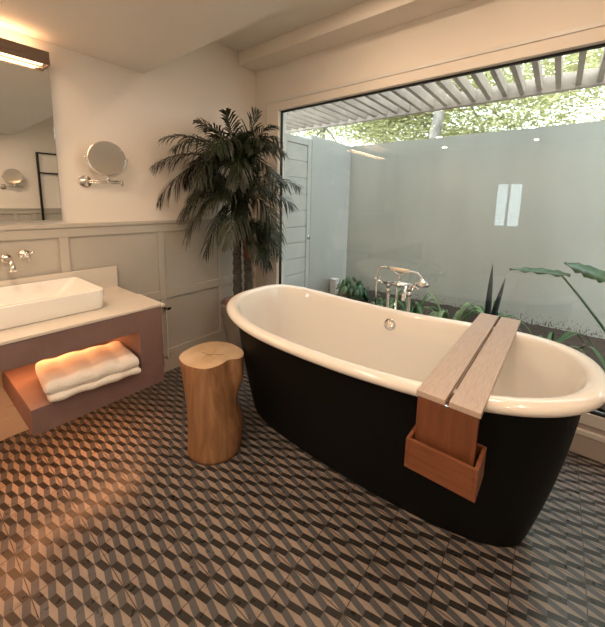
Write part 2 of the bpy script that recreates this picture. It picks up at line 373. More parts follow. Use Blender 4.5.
# ------------------------------------------------------------------ bath
XC, YC, TA, TB, Z0, L1, L2, Q1, Q2, N1, N2, TW, TM = 1.586, .719, .917, .437, .716, .076, .065, 2.75, 1.45, 3.0, 2.23, .024, 4.0
def planform(a, b, n1, n2, mm, tw, cx, cy, N=160):
    P = []
    for i in range(2000):
        t = 2*PI*i/2000; c_, s_ = math.cos(t), math.sin(t); n = n1 if c_ > 0 else n2
        P.append((math.copysign(abs(s_)**(2/n), s_), math.copysign(abs(c_)**(2/mm), c_)))
    tab = sorted((math.atan2(y, x), math.hypot(x, y)) for x, y in P)
    out = []
    for k in range(N):
        th = -PI+2*PI*(k+.5)/N
        lo, hi = 0, len(tab)-1
        while hi-lo > 1:
            md = (lo+hi)//2
            if tab[md][0] <= th: lo = md
            else: hi = md
        (t0, r0), (t1, r1) = tab[lo], tab[hi]; f_ = min(1, max(0, (th-t0)/(t1-t0+1e-9))); r_ = r0+(r1-r0)*f_
        out.append((r_*math.cos(th), r_*math.sin(th)))
    return [(cx+b*x*math.cos(tw)-a*y*math.sin(tw), cy+b*x*math.sin(tw)+a*y*math.cos(tw), y) for x, y in out]
def rimz(u): return Z0+(L1*abs(u)**Q1 if u > 0 else L2*abs(u)**Q2)
def rimring(off, dz):
    off -= .020
    return [Vector((x, y, rimz(u)+dz)) for x, y, u in planform(TA+off, TB+off, N1, N2, TM, TW, XC, YC)]
bath = thing('bathtub', 'freestanding roll-top bath, cream inside and black outside, on patterned tiles', 'bathtub', (XC, YC, 0))
LOC = Matrix.Translation((-XC, -YC, 0))
base = [Vector((x, y, 0)) for x, y, u in planform(.800, .232, 3.0, 2.4, 2.5, 0, 1.586, .770)]
top = rimring(-.022, -.022)
R = []
for i in range(15):
    t = i/14; bulge = .018*math.sin(PI*t)
    ring = []
    for p, q in zip(base, top):
        v = p.lerp(q, t); d = Vector((v.x-XC, v.y-YC, 0)); d = d.normalized() if d.length else d
        ring.append(v+d*bulge)
    R.append(ring)
R[0] = [Vector((p.x, p.y, .012)) for p in R[0]]
foot = [Vector((XC+(p.x-XC)*.985, YC+(p.y-YC)*.995, 0)) for p in base]
MB().rings([foot]+R, cap1=False).build('tub_shell', M_['tubblack'], bath, tf=LOC)
# rolled rim + inside
prof = []
for i in range(15):
    a = math.radians(-150+i*(300/14)) # outer bottom round to inside
    prof.append(a)
rings_ = []
rings_.append(rimring(-.022, -.030)); 
for i in range(17):
    a = math.radians(-115+i*(285/16)); o_ = .033*math.cos(a); z_ = .027*math.sin(a)
    rings_.append(rimring(o_, z_))
lip = rimring(-.040, -.004)
def inset(v, d):
    c_ = Vector((XC-v.x, YC-v.y, 0)); return v+c_.normalized()*d
def shell_at(k, z):
    p, q = base[k], top[k]; t = z/q.z; v = p.lerp(q, t); d = Vector((v.x-XC, v.y-YC, 0)).normalized()
    return v+d*.018*math.sin(PI*min(1, t))
ZB0 = .15; RB = .13
for i in range(1, 25):
    t = i/24; ring = []
    for k, p in enumerate(lip):
        if t <= .62:
            z = p.z+(ZB0+RB-p.z)*(t/.62); v = shell_at(k, z); w_ = min(1, t/.12)
            e = inset(v, .030); e = Vector((p.x+(e.x-p.x)*w_, p.y+(e.y-p.y)*w_, z))
        else:
            a = (t-.62)/.38*PI/2; z = ZB0+RB*(1-math.sin(a)); v = shell_at(k, ZB0+RB)
            e = inset(v, .030+RB*(1-math.cos(a))+.02*math.sin(a)); e.z = z
        ring.append(e)
    rings_.append(ring)
bot = rings_[-1]
for s_ in (.7, .4, .1):
    rings_.append([Vector((XC+(q.x-XC)*s_, YC+(q.y-YC)*s_, ZB0-.004*(1-s_))) for q in bot])
MB().rings(rings_, cap0=False).build('enamel_basin', M_['enamel'], bath, tf=LOC)
# overflow plate on the far inside wall, plug hole
def inner_pt(y, z):
    best = None
    for r_ in rings_[18:]:
        for p in r_:
            if p.x > XC:
                d = (p.y-y)**2+(p.z-z)**2
                if best is None or d < best[0]: best = (d, p)
    return best[1]
q = inner_pt(.775, .66); 
ax = (Vector((0,1,0)), Vector((.35,0,.94)).normalized(), Vector((-.94,0,.35)).normalized())
MB().lathe([(.039, -.012), (.039, .006), (.034, .013), (.012, .015), (.001, .015)], (q.x, q.y, q.z), ax).build('overflow_plate', M_['chrome'], bath, tf=LOC)
MB().lathe([(.03, -.004), (.03, .004), (.001, .006)], (XC, YC, ZB0-.002)).build('plug', M_['chrome'], bath, tf=LOC)

# ------------------------------------------------------------------ bath bridge with box
br = thing('bath_rack', 'two-plank pale wooden bridge laid across the bath with a hanging red-brown box', 'bath rack', (1.6, .215, .767), math.radians(-.8))
z0, z1 = 0.0, .020
MB().box((-.52, .006, z0), (.565, .100, z1)).build('plank', M_['oak'], br, .002)
MB().box((-.52, -.100, z0), (.565, -.006, z1)).build('plank', M_['oak'], br, .002)
for s_, sp in ((-1, 'front'), (1, 'back')):
    x0, x1 = (-.52, -.498) if s_ < 0 else (.538, .56)
    MB().box((x0, -.094, -.175 if s_ < 0 else -.06), (x1, .094, -.0005)).build('end_panel', M_['teak'], br, .0015)
MB().box((-.50, -.0055, -.012), (.54, .0055, -.001)).build('joining_batten', M_['teak'], br)
MB().box((-.521, -.006, -.004), (-.512, .006, .004)).build('joint_pin', M_['chrome'], br, .001)
hb = MB(); bx0, bx1, by0, by1, bz0, bz1, th = -.560, -.425, -.114, .110, -.255, -.145, .012
hb.box((bx0, by0+th, bz0), (bx0+th, by1-th, bz1)).box((bx1-th, by0+th, bz0), (bx1, by1-th, bz1)).box((bx0+th, by0+th, bz0), (bx1-th, by1-th, bz0+th))
ho = hb.build('box', M_['teaky'], br, .0012)
MB().box((bx0, by0, bz0), (bx1, by0+th, bz1)).build('box_end', M_['teaky'], ho, .0012)
MB().box((bx0, by1-th, bz0), (bx1, by1, bz1)).build('box_end', M_['teaky'], ho, .0012)

# ------------------------------------------------------------------ bath mixer tap standing behind the bath
TX, TY = 2.17, .82
tap = thing('bath_mixer', 'chrome floor-standing bath mixer with hand shower behind the bath', 'tap', (TX, TY, 0))
def T(mb, name, mt='chrome', parent=None): return mb.build(name, M_[mt], parent or tap)
for dy in (-.075, .075):
    T(MB().tube([(0, dy, 0), (0, dy, .845)], .011, 14).lathe([(.035, 0), (.035, .008), (.02, .02), (.013, .03)], (0, dy, 0)).lathe([(.013, .80), (.018, .81), (.018, .825), (.013, .835)], (0, dy, 0)), 'supply_pipe')
T(MB().tube([(0, -.105, .872), (0, .105, .872)], .016, 16).lathe([(.001, -.025), (.018, -.018), (.024, 0), (.018, .018), (.001, .025)], (0, 0, .872)).tube([(0, -.075, .84), (0, -.075, .872)], .015).tube([(0, .075, .84), (0, .075, .872)], .015), 'mixer_body')
for dy in (-.125, .125):
    hd = T(MB().tube([(-.006, dy, .872), (-.055, dy, .885)], .012, 12).lathe([(.010, -.008), (.018, 0), (.015, .01), (.001, .016)], (-.055, dy, .885)), 'tap_handle')
    c0 = Vector((-.060, dy, .888))
    for k in range(4):
        a = k*PI/2+.4; d = Vector((0, math.cos(a), math.sin(a)))
        T(MB().tube([c0, c0+d*.026, c0+d*.036], [.006, .006, .009], 10), 'cross_arm', 'chrome', hd)
T(MB().tube(bez((0, -.06, .872), (-.05, -.075, .885), (-.12, -.085, .90), (-.13, -.085, .80), 14), [.012]*12+[.013, .015, .016], 14), 'spout')
T(MB().tube([(0, 0, .89), (0, 0, .945)], .007).tube(bez((0, -.045, .965), (0, -.03, .93), (0, .03, .93), (0, .045, .965), 10), .006, 10), 'cradle')
hs = T(MB().tube([(0, -.062, .972), (0, .062, .976)], [.013, .013], 16), 'hand_shower', 'cream')
T(MB().tube([(0, .062, .976), (0, .088, .978)], [.010, .007]), 'hose_nut', 'chrome', hs)
T(MB().tube(bez((0, -.06, .972), (0, -.10, .972), (0, -.150, .975), (0, -.155, .925), 10), [.008]*11), 'shower_neck', 'chrome', hs)
T(MB().lathe([(.010, .022), (.018, .014), (.046, .002), (.046, -.022), (.040, -.026)], (0, -.155, .912)), 'shower_head', 'chrome', hs)
T(MB().tube(bez((0, .088, .978), (0, .16, .985), (0, .165, .96), (0, .165, .86), 14)+[(0, .165, .6)]+bez((0, .165, .5), (0, .165, .35), (0, .09, .3), (0, .02, .5), 10)+[(0, .012, .85)], .0075, 10), 'hose')

# ------------------------------------------------------------------ log stool
def stool():
    t = thing('log_stool', 'short stripped tree-trunk stool with pale cut top beside the black bath', 'stool', (1.071, 1.428, 0))
    c0, c1 = Vector((1.045, 1.445)), Vector((1.10, 1.50))
    outline_top = [(.939,1.60),(.962,1.655),(1.02,1.695),(1.126,1.715),(1.21,1.69),(1.262,1.63),(1.281,1.555),(1.272,1.47),(1.250,1.415),(1.206,1.375),(1.165,1.378),(1.128,1.405),(1.085,1.40),(1.03,1.398),(.975,1.42),(.943,1.48),(.932,1.54)]
    n = 72; N = len(outline_top)
    def cat(k):
        f = k*N/n; i = int(f); u = f-i; P = [Vector(outline_top[(i+j-1) % N]) for j in range(4)]
        return .5*((2*P[1])+(P[2]-P[0])*u+(2*P[0]-5*P[1]+4*P[2]-P[3])*u*u+(3*P[1]-P[0]-3*P[2]+P[3])*u**3)
    top2 = [cat(k) for k in range(n)]
    rings = []; H_ = .52
    for j in range(31):
        z = j/30; ring = []
        c = c0.lerp(c1, z)
        for p in top2:
            d = p-c1; a = math.atan2(d.y, d.x)
            r_ = .150
            # a waist below the top on the bath side, a swelling foot
            lobe = math.cos(a-(-.72))
            rr = r_*(1+.10*(math.exp(-((z-.22)/.16)**2))*max(0, lobe)**3 - .16*math.exp(-((z-.50)/.16)**2)*max(0, lobe)**4+.10*math.exp(-((z-.80)/.09)**2)*max(0, lobe)**6)
            rr *= 1+.012*math.sin(3*a+5*z)+.008*math.sin(7*a-3*z)
            rt = d.length
            k = max(0, (z-.25)/.75)**1.4
            v = rr*(1-k)+rt*k*(1-.16*math.exp(-((z-.52)/.15)**2)*max(0, lobe)**3)
            q = c+Vector((math.cos(a), math.sin(a)))*v
            zz = z*H_
            if j == 0: q = c+(q-c)*.965
            if j == 30: q = c+(q-c)*.985
            ring.append((q.x, q.y, zz-(.004 if j == 29 else 0)))
        rings.append(ring)
    tf = Matrix.Translation((-1.06, -1.44, 0))
    MB().rings(rings, cap1=False).build('trunk', M_['log'], t, tf=tf)
    last = rings[-1]
    rs = [last]
    for s_ in (.97, .6, .25, .03): rs.append([(c1.x+(p[0]-c1.x)*s_, c1.y+(p[1]-c1.y)*s_, H_+.001) for p in last])
    tp = MB().rings(rs, cap0=False).build('cut_top', M_['logtop'], t, tf=tf)
    for pts in ([(1.02,1.52),(1.07,1.545),(1.11,1.53),(1.15,1.56)], [(1.08,1.60),(1.09,1.55),(1.085,1.50)], [(1.10,1.54),(1.13,1.49),(1.16,1.48)]):
        V = []; F = []
        for i, (x, y) in enumerate(pts):
            w_ = .0022*math.sin(PI*(i+.6)/(len(pts)+.2)); V += [(x-w_-1.06, y-w_-1.44, H_+.0022), (x+w_-1.06, y+w_-1.44, H_+.0022)]
        F = [(2*i, 2*i+1, 2*i+3, 2*i+2) for i in range(len(pts)-1)]
        pydata('crack', V, F, M_['crack'], tp)
stool()

# ------------------------------------------------------------------ vanity
VX, VY, VT = .963, 1.797, .811
van = thing('vanity_unit', 'wall-hung mauve-brown vanity with pale stone top and open lit niche', 'vanity', (0, YA, 0))
tfv = Matrix.Translation((0, -YA, 0))
YW = YA-.021
XL = -.95
ct = MB().box((XL, VY-.004, VT-.016), (VX+.004, YW, VT)).build('countertop', M_['counter'], van, .003, 3, tf=tfv)
MB().box((XL, YW-.02, VT), (.975, YW, .953)).build('backsplash', M_['counter'], van, .002, tf=tfv)
zt = VT-.016
pf = [(XL,zt),(VX,zt),(VX,.320),(.317,.320),(.317,.452),(.828,.452),(.828,.675),(XL,.675)]
MB().rings([[(x, VY, z) for x, z in pf], [(x, YW, z) for x, z in pf]], smooth=False).build('carcass', M_['vanity'], van, .003, 2, tf=tfv)
MB().box((XL, VY, .320), (XL+.10, YW, .6745)).build('side_panel', M_['vanity'], van, .003, 2, tf=tfv)
# light strip tucked under the top of the niche
MB().box((-.70, 2.26, .664), (.80, 2.29, .674)).build('light_strip', M_['led'], van, tf=tfv)
lamp('niche_glow', 'AREA', (.15, 2.16, .655), 6.0, (1,.38,.14), (math.radians(-22),0,0), shape='RECTANGLE', size=1.3, size_y=.05)
MB().box((.40, 1.90, .312), (.90, 1.93, .320)).build('light_strip', M_['led'], van, tf=tfv)
lamp('plinth_glow', 'AREA', (.55, 1.90, .306), 3.0, (1,.40,.16), (math.radians(18),0,0), shape='RECTANGLE', size=.55, size_y=.04)
# rail on the right side with hanging towel
rl = MB().tube([(VX, 2.30, .765), (VX+.052, 2.30, .765)], .006).tube([(VX, 1.86, .765), (VX+.052, 1.86, .765)], .006).box((VX+.040, 1.80, .757), (VX+.066, 2.33, .775)).build('towel_rail', M_['chrome'], van, .001, tf=tfv)
def hang_towel():
    V = []; F = []; n = 40
    path = [(-.016, .36), (-.017, .55), (-.018, .74), (-.013, .779), (0, .785), (.013, .779), (.018, .74), (.019, .55), (.018, .40)]
    for j, (dx, z) in enumerate(path):
        for i in range(n+1):
            y = 1.86+.34*i/n; wv = .0035*math.sin(i*.9)*(1 if z < .7 else .2)
            V.append((VX+.053+dx+wv, y, z))
    for j in range(len(path)-1):
        for i in range(n): a = j*(n+1)+i; F.append((a, a+1, a+n+2, a+n+1))
    o = pydata('hanging_towel', V, F, M_['towel'], None, True)
    s_ = o.modifiers.new('thick', 'SOLIDIFY'); s_.thickness = .006; s_.offset = 1
    s2 = o.modifiers.new('sub', 'SUBSURF'); s2.levels = 1; s2.render_levels = 1
    tag(o, 'white towel hanging over the chrome rail at the side of the vanity', 'towel')
hang_towel()

# basin: rounded rectangle vessel
def rrect(x0, x1, y0, y1, r_, z, n=8):
    out = []
    for cx_, cy_, a0 in ((x1-r_, y1-r_, 0), (x0+r_, y1-r_, PI/2), (x0+r_, y0+r_, PI), (x1-r_, y0+r_, 1.5*PI)):
        for k in range(n+1): a = a0+k*PI/2/n; out.append((cx_+r_*math.cos(a), cy_+r_*math.sin(a), z))
    return out
bn = thing('vessel_basin', 'white rectangular vessel basin sitting on the stone counter', 'basin', (.38, 2.14, VT))
X0, X1, Y0, Y1, ZB, ZT = .02, .722, 1.937, 2.395, VT, VT+.112
rg = []
for ins, z in ((.020, ZB), (.013, ZB+.004), (.009, ZB+.012), (.006, ZB+.05), (0, ZT-.006), (.0015, ZT-.001), (.004, ZT), (.008, ZT), (.0105, ZT-.002), (.012, ZT-.008)):
    rg.append(rrect(X0+ins, X1-ins, Y0+ins, Y1-ins, .035-min(ins, .012)*.5, z))
for f_, z in ((.25, ZT-.03), (.5, ZT-.055), (.8, ZT-.08), (1.0, ZT-.093)):
    ins = .012
    rg.append(rrect(X0+ins+.19*f_, X1-ins-.12*f_, Y0+ins+.05*f_, Y1-ins-.05*f_, .03, z))
MB().rings(rg).build('bowl', M_['ceramic'], bn, tf=Matrix.Translation((-.38, -2.14, -VT)))
MB().lathe([(.022, 0), (.022, .003), (.001, .004)], (-.01, 0, .0195)).build('waste', M_['chrome'], bn)

# wall-mounted basin tap: spout and two cross handles
bt = thing('basin_tap', 'chrome wall-mounted basin tap with two cross handles above the white basin', 'tap', (.395, YA, 1.075))
def wallplate(mb, x=0, z=0, y=-.016): mb.lathe([(.028, 0), (.028, .006), (.022, .013), (.014, .016), (.012, .04)], (x, y, z), 'Y', 24); return mb
wallplate(MB()).build('wall_plate', M_['chrome'], bt)
MB().tube(bez((0, -.05, 0), (0, -.11, .004), (0, -.16, 0), (0, -.165, -.055), 12), [.013]*10+[.014, .016, .017], 16).build('spout', M_['chrome'], bt)
for x in (.083, -.083):
    z = .017
    hd = wallplate(MB(), x, z).lathe([(.012, .036), (.016, .05), (.016, .062), (.011, .068), (.001, .070)], (x, -.016, z), 'Y', 20).build('tap_handle', M_['chrome'], bt)
    for k in range(4):
        a = k*PI/2+.35; d = Vector((math.cos(a), 0, math.sin(a))); c0 = Vector((x, -.072, z))
        MB().tube([c0, c0+d*.026, c0+d*.036], [.005, .005, .008], 10).build('cross_arm', M_['chrome'], hd)

# folded towel on the shelf
def towel():
    t = thing('folded_towel', 'thick white bath towel folded on the lit vanity shelf', 'towel', (.62, 1.90, .452), math.radians(-6))
    # cross-section (y,z): folded, front rounded edge; swept along x with soft rolls
    def sec(h, y0, y1, z0):
        pts = []
        n = 10
        for k in range(n+1): a = -PI/2-PI*k/n; pts.append((y0+h/2+h/2*math.cos(a), z0+h/2+h/2*math.sin(a)))
        for k in range(n+1): a = PI/2-PI*k/n; pts.append((y1-h/2+h/2*math.cos(a), z0+h/2+h/2*math.sin(a)))
        return pts
    def slab(name, h, x0, x1, y0, y1, z0, seed, dip):
        random.seed(seed); ph = [random.uniform(0, 6) for _ in range(4)]
        rings = []; nx = 34
        base_ = sec(h, y0, y1, z0)
        for i in range(nx+1):
            u = i/nx; x = x0+(x1-x0)*u
            e = min(1, (min(u, 1-u)*nx/3.0)); sc = math.sqrt(max(.02, 1-(1-e)**2)) if e < 1 else 1
            ring = []
            hh = 1+dip*(.30*abs(math.sin(3.6*u*PI+ph[0]))-.06+.05*math.sin(2.2*u*PI+ph[1]))
            yy = .012*abs(math.sin(3.6*u*PI+ph[0]))+.004*math.sin(13*u+ph[3])
            for (y, z) in base_:
                zm = z0+h/2
                zc = zm+(z-zm)*(.35+.65*sc)
                if z > zm: zc = zm+(zc-zm)*hh-.0*u
                ysh = yy*(1 if y < (y0+y1)/2 else -.5)
                ring.append((x, y+ysh, zc))
            rings.append(ring)
        o = MB().rings(rings).build(name, M_['towel'], t)
        s_ = o.modifiers.new('sub', 'SUBSURF'); s_.levels = 1; s_.render_levels = 1
    slab('lower_fold', .038, -.225, .200, -.150, .21, .001, 3, .6)
    slab('upper_fold', .062, -.235, .198, -.140, .21, .032, 5, 1.25)
towel()

# ------------------------------------------------------------------ wall mirror, light bar, shaving mirror
wm = thing('wall_mirror', 'large frameless rectangular mirror above the basin', 'mirror', (.3, YA, 1.72))
MB().box((-.95, -.030, -.435), (.378, -.004, .437)).build('mirror_glass', M_['mirror'], wm, .001)
MB().box((-.93, -.004, -.41), (.36, -.0001, .41)).build('backing_board', M_['metal_black'], wm)
lb = thing('mirror_light', 'long bronze light bar glowing above the large mirror', 'wall light', (.0, YA, 2.16))
MB().box((-.6, -.105, .025), (.665, -.0005, .070)).build('housing', M_['bronze'], lb, .002)
MB().box((-.6, -.104, .0), (.665, -.098, .025)).box((.657, -.098, .0), (.665, -.001, .025)).build('side_skirt', M_['bronze'], lb)
MB().box((-.59, -.092, .012), (.645, -.02, .024)).build('lower_diffuser', M_['lamp_warm'], lb)
MB().box((-.59, -.085, .0705), (.60, -.02, .074)).build('upper_diffuser', M_['lamp_warm'], lb)
lamp('mirror_uplight', 'AREA', (.05, YA-.055, 2.237), 1.6, (1,.52,.26), (PI,0,0), shape='RECTANGLE', size=1.15, size_y=.05)
lamp('mirror_downlight', 'AREA', (.05, YA-.07, 2.165), 6.0, (1,.60,.34), (0,0,0), shape='RECTANGLE', size=1.15, size_y=.04)

def shaving(name, label, Y, sg, x, z, tilt, group):
    """round magnifying mirror on a folding arm"""
    before = set(bpy.data.objects)
    t = thing(name, label, 'mirror', (x, Y, z), 0 if sg < 0 else PI, group)
    MB().lathe([(.040, 0), (.040, .010), (.036, .014), (.001, .015)], (0, 0, 0), 'Y', 32).build('wall_plate', M_['chrome'], t)
    MB().tube([(.012, -.012, -.035), (.012, -.012, .035)], .007).tube([(.012, -.02, .0), (.012, -.045, .0)], .007).build('hinge', M_['chrome'], t)
    MB().tube([(.014, -.045, -.006), (.205, -.065, -.006)], .0045, 10).tube([(.014, -.045, .006), (.205, -.065, .006)], .0045, 10).build('arm', M_['chrome'], t)
    MB().tube([(.205, -.065, -.022), (.205, -.065, .022)], .009).tube([(.205, -.066, .010), (.108, -.095, .014)], .0045, 10).tube([(.108, -.095, .0), (.108, -.095, .045)], .008).build('elbow', M_['chrome'], t)
    n = Vector((-.30, -.93, .06)).normalized()
    u = Vector((0,0,1)).cross(n).normalized(); v = n.cross(u)
    c = Vector((.105, -.10, .150))
    fr = MB().lathe([(.105, -.006), (.110, -.003), (.111, .0), (.110, .004), (.105, .007)], c, (u, v, n), 48).build('frame_ring', M_['chrome'], t)
    MB().lathe([(.104, .0072), (.104, .0082)], c, (u, v, n), 48).build('glass', M_['mirror'], t)
    MB().tube([c+u*.109, c+u*.124], .006).tube([c-u*.109, c-u*.124], .006).tube([c-u*.1165-v*.0]+[c+(-u*math.cos(a)-v*math.sin(a))*.1165 for a in [PI*k/16 for k in range(17)]], .0035, 8, cap=True).build('yoke', M_['chrome'], t)
    if sg > 0:
        for o in set(bpy.data.objects)-before:
            if o.type == 'MESH':
                for v_ in o.data.vertices: v_.co.x *= -1
                o.data.flip_normals()
shaving('shaving_mirror', 'round chrome shaving mirror on a folding arm right of the large mirror', YA, -1, .828, 1.530, 0, None)
shaving('shaving_mirror', 'round chrome shaving mirror on the opposite wall, seen reflected in the large mirror', YR, 1, 1.10, 1.57, 0, None)

# black towel ladder against the opposite wall (seen in the mirror)
ld = thing('towel_ladder', 'black metal towel ladder leaning on the opposite wall, seen in the mirror', 'towel ladder', (1.77, YR, 0))
for sx in (-.24, .24): MB().box((sx-.014, -.014, 0), (sx+.014, .014, 2.11)).build('upright', M_['metal_black'], ld, tf=Matrix.Translation((0, .035, 0)))
for z in (.45, .75, 1.80, 2.10): MB().box((-.226, .026, z-.012), (.226, .044, z+.012)).build('rung', M_['metal_black'], ld)

# ------------------------------------------------------------------ potted palm
PX, PY = 1.92, 2.15
pp = thing('potted_palm', 'tall dark artificial palm in a tapered taupe pot by the window corner', 'potted palm', (PX, PY, 0))
MB().lathe([(.10, 0), (.105, .01), (.165, .30), (.200, .515), (.201, .53), (.19, .535), (.182, .53), (.178, .49), (.165, .45)], seg=48).build('pot', M_['pot'], pp)
sb = MB(); random.seed(4)
sb.lathe([(.165, .46), (.179, .51), (.09, .528), (.001, .532)], seg=24)
for k in range(160):
    a = random.uniform(0, 6.28); r_ = .155*math.sqrt(random.random()); s_ = random.uniform(.006, .014); x, y, z = r_*math.cos(a), r_*math.sin(a), .525
    sb.box((x-s_, y-s_*.6, z-.004), (x+s_, y+s_*.6, z+s_))
sb.build('bark_mulch', M_['soil'], pp)
L0 = Vector((PX, PY, 0))
trunks = [((-.07, -.02, .49), (-.06, .0, .9), (-.05, .02, 1.22), (-.03, .0, 1.66), .040),
          ((.0, -.09, .49), (.0, -.08, .85), (-.01, -.05, 1.12), (.0, -.03, 1.42), .036),
          ((.06, .02, .49), (.07, .0, .8), (.05, -.03, 1.0), (.04, -.05, 1.18), .026)]
heads = []
for k, (a, b, c_, d, r_) in enumerate(trunks):
    pts = bez(a, b, c_, d, 44)
    rs = [r_*(1+.13*((i % 3) == 0)-.1*((i % 3) == 2))*(1-.25*i/44) for i in range(45)]
    MB().tube(pts, rs, 12).build('trunk', M_['trunk'], pp); heads.append(Vector(d))
random.seed(11)
hk = MB()
for k in range(3):
    p = Vector((.0, -.07, 1.0+.0*k))
hp = bez((-.002, -.085, .93), (.0, -.08, 1.02), (.0, -.07, 1.12), (-.005, -.05, 1.22), 16)
hk.tube(hp, [.030+.014*random.random() for _ in hp], 9)
hk.build('husk', M_['husk'], pp)
XMX, YMX = 2.325-PX, 2.425-PY
def clampv(p):
    p = Vector(p); p.x = min(p.x, XMX+.0*p.x); p.y = min(p.y, YMX); return p
def frond(p0, tip, arch, ll, droop, npair=25):
    """rachis from p0 to tip, rising by arch; leaflets of length ll"""
    p0 = Vector(p0); tip = Vector(tip); mid1 = p0.lerp(tip, .3)+Vector((0,0,arch)); mid2 = p0.lerp(tip, .75)+Vector((0,0,arch*.8))
    pts = bez(p0, mid1, mid2, tip, 22); pts = [clampv(p) for p in pts]
    V = []; F = []; MI = []
    def quad(a, b, c, d, mi): i = len(V); V.extend((a, b, c, d)); F.append((i, i+1, i+2, i+3)); MI.append(mi)
    for i in range(22):
        t = (pts[i+1]-pts[i]).normalized(); s_ = t.cross(Vector((0,0,1)));  s_ = s_.normalized() if s_.length > 1e-4 else Vector((1,0,0)); n = s_.cross(t)
        w0 = .006*(1-i/23)+.0015; w1 = .006*(1-(i+1)/23)+.0015
        for (e0, e1) in ((s_, n), (n, -s_), (-s_, -n), (-n, s_)): quad(pts[i]+e0*w0, pts[i]+e1*w0, pts[i+1]+e1*w1, pts[i+1]+e0*w1, 1)
    for j in range(npair):
        u = .14+.86*j/(npair-1); f_ = u*22; i = min(21, int(f_)); p = pts[i].lerp(pts[i+1], f_-i)
        t = (pts[i+1]-pts[i]).normalized(); s_ = t.cross(Vector((0,0,1))); s_ = s_.normalized() if s_.length > 1e-4 else Vector((1,0,0))
        up = s_.cross(t)
        L = 1.22*ll*(math.sin(PI*min(1, .18+u*.80))**.55)*random.uniform(.88, 1.1)
        for sg in (-1, 1):
            d = (s_*sg*random.uniform(.70, 1.0)+t*(.55+.75*u)+up*random.uniform(-.15, .65)).normalized()
            w_ = .0070
            a0 = p; m1 = p+d*L*.4+Vector((0,0,-droop*L*.12)); m2 = p+d*L*.75+Vector((0,0,-droop*L*.38)); e = p+d*L*.97+Vector((0,0,-droop*L*.75))
            a0, m1, m2, e = map(clampv, (a0, m1, m2, e))
            side = d.cross(up).normalized()
            fold = up*.003
            quad(a0-side*w_*.4, a0+side*w_*.4, m1+side*w_+fold, m1-side*w_+fold, 0)
            quad(m1-side*w_+fold, m1+side*w_+fold, m2+side*w_*.8, m2-side*w_*.8, 0)
            quad(m2-side*w_*.8, m2+side*w_*.8, e+side*w_*.12, e-side*w_*.12, 0)
    o = pydata('frond', V, F, [M_['palm'], M_['palmstem']], pp)
    for pl, mi in zip(o.data.polygons, MI): pl.material_index = mi
R2 = Vector((.62, -.78, 0)); FW = Vector((.78, .62, 0))   # across and along the view, as seen on entering
for q in range(14):
    a = random.uniform(0, 6.28)
    FR_EXTRA = globals().setdefault('FR_EXTRA', [])
    FR_EXTRA.append((q % 2, .34*math.cos(a), random.uniform(-.15, .38), .34*math.sin(a)-.12, .2, .15, .8))
def ft(head, right_, up_, depth): return heads[head]+R2*right_+Vector((0,0,up_))+FW*depth
# (head, right, up, depth, arch, leaflet, droop)
FR = [(0,-.60,.02,-.30,.20,.17,.9),(0,-.50,.25,-.35,.20,.16,.7),(0,-.30,.42,-.15,.14,.15,.5),(0,-.08,.50,-.12,.10,.14,.4),(0,.17,.52,-.05,.04,.16,.2),
      (0,.30,.40,-.12,.14,.15,.6),(0,.40,.14,-.22,.20,.16,.9),(0,.36,-.12,-.30,.26,.16,1.0),(0,-.62,-.25,-.25,.30,.17,1.0),(0,-.45,-.38,-.10,.40,.17,1.1),
      (0,-.20,-.10,-.50,.30,.17,1.0),(0,.10,-.12,-.55,.32,.17,1.0),(0,-.38,.12,-.45,.25,.17,.9),(0,.12,.30,-.35,.15,.16,.7),(0,-.20,.34,-.30,.18,.16,.7),
      (0,-.30,.0,.12,.30,.16,.8),(0,.05,.35,.10,.15,.15,.6),(0,-.50,-.10,-.05,.30,.17,.9),(0,.25,.22,-.40,.2,.16,.8),(0,-.05,.1,-.55,.3,.16,.9),
      (1,-.46,-.30,-.20,.30,.18,1.1),(1,-.28,-.42,-.22,.30,.17,1.1),(1,-.05,-.30,-.40,.25,.17,1.1),(1,.42,-.02,-.22,.16,.17,.8),(1,.33,-.28,-.22,.26,.16,1.1),
      (1,.48,.12,-.28,.16,.17,.7),(1,-.38,.02,-.30,.2,.17,.9),(1,.18,.08,-.42,.2,.17,.9),(1,-.50,-.12,-.20,.25,.17,1.0),(1,.1,.3,-.2,.1,.16,.6),(1,-.2,.22,-.3,.15,.16,.8),
      (2,.27,-.18,-.14,.16,.14,1.0),(2,.22,.02,-.16,.12,.14,.8),(2,.12,-.20,-.20,.16,.13,1.1),(2,.02,.0,-.25,.15,.14,.9),(2,.24,-.08,-.05,.14,.14,.9),(2,.17,-.30,-.10,.14,.13,1.1)]
FR = [(h, a*.97, b-(.05 if b > .2 else 0), c_, ar*.9, ll, dr) for (h, a, b, c_, ar, ll, dr) in FR+FR_EXTRA]
for (h, a, b, c_, ar, ll, dr) in FR: frond(heads[h]-Vector((0,0,.02)), ft(h, a, b, c_), ar, ll, dr)

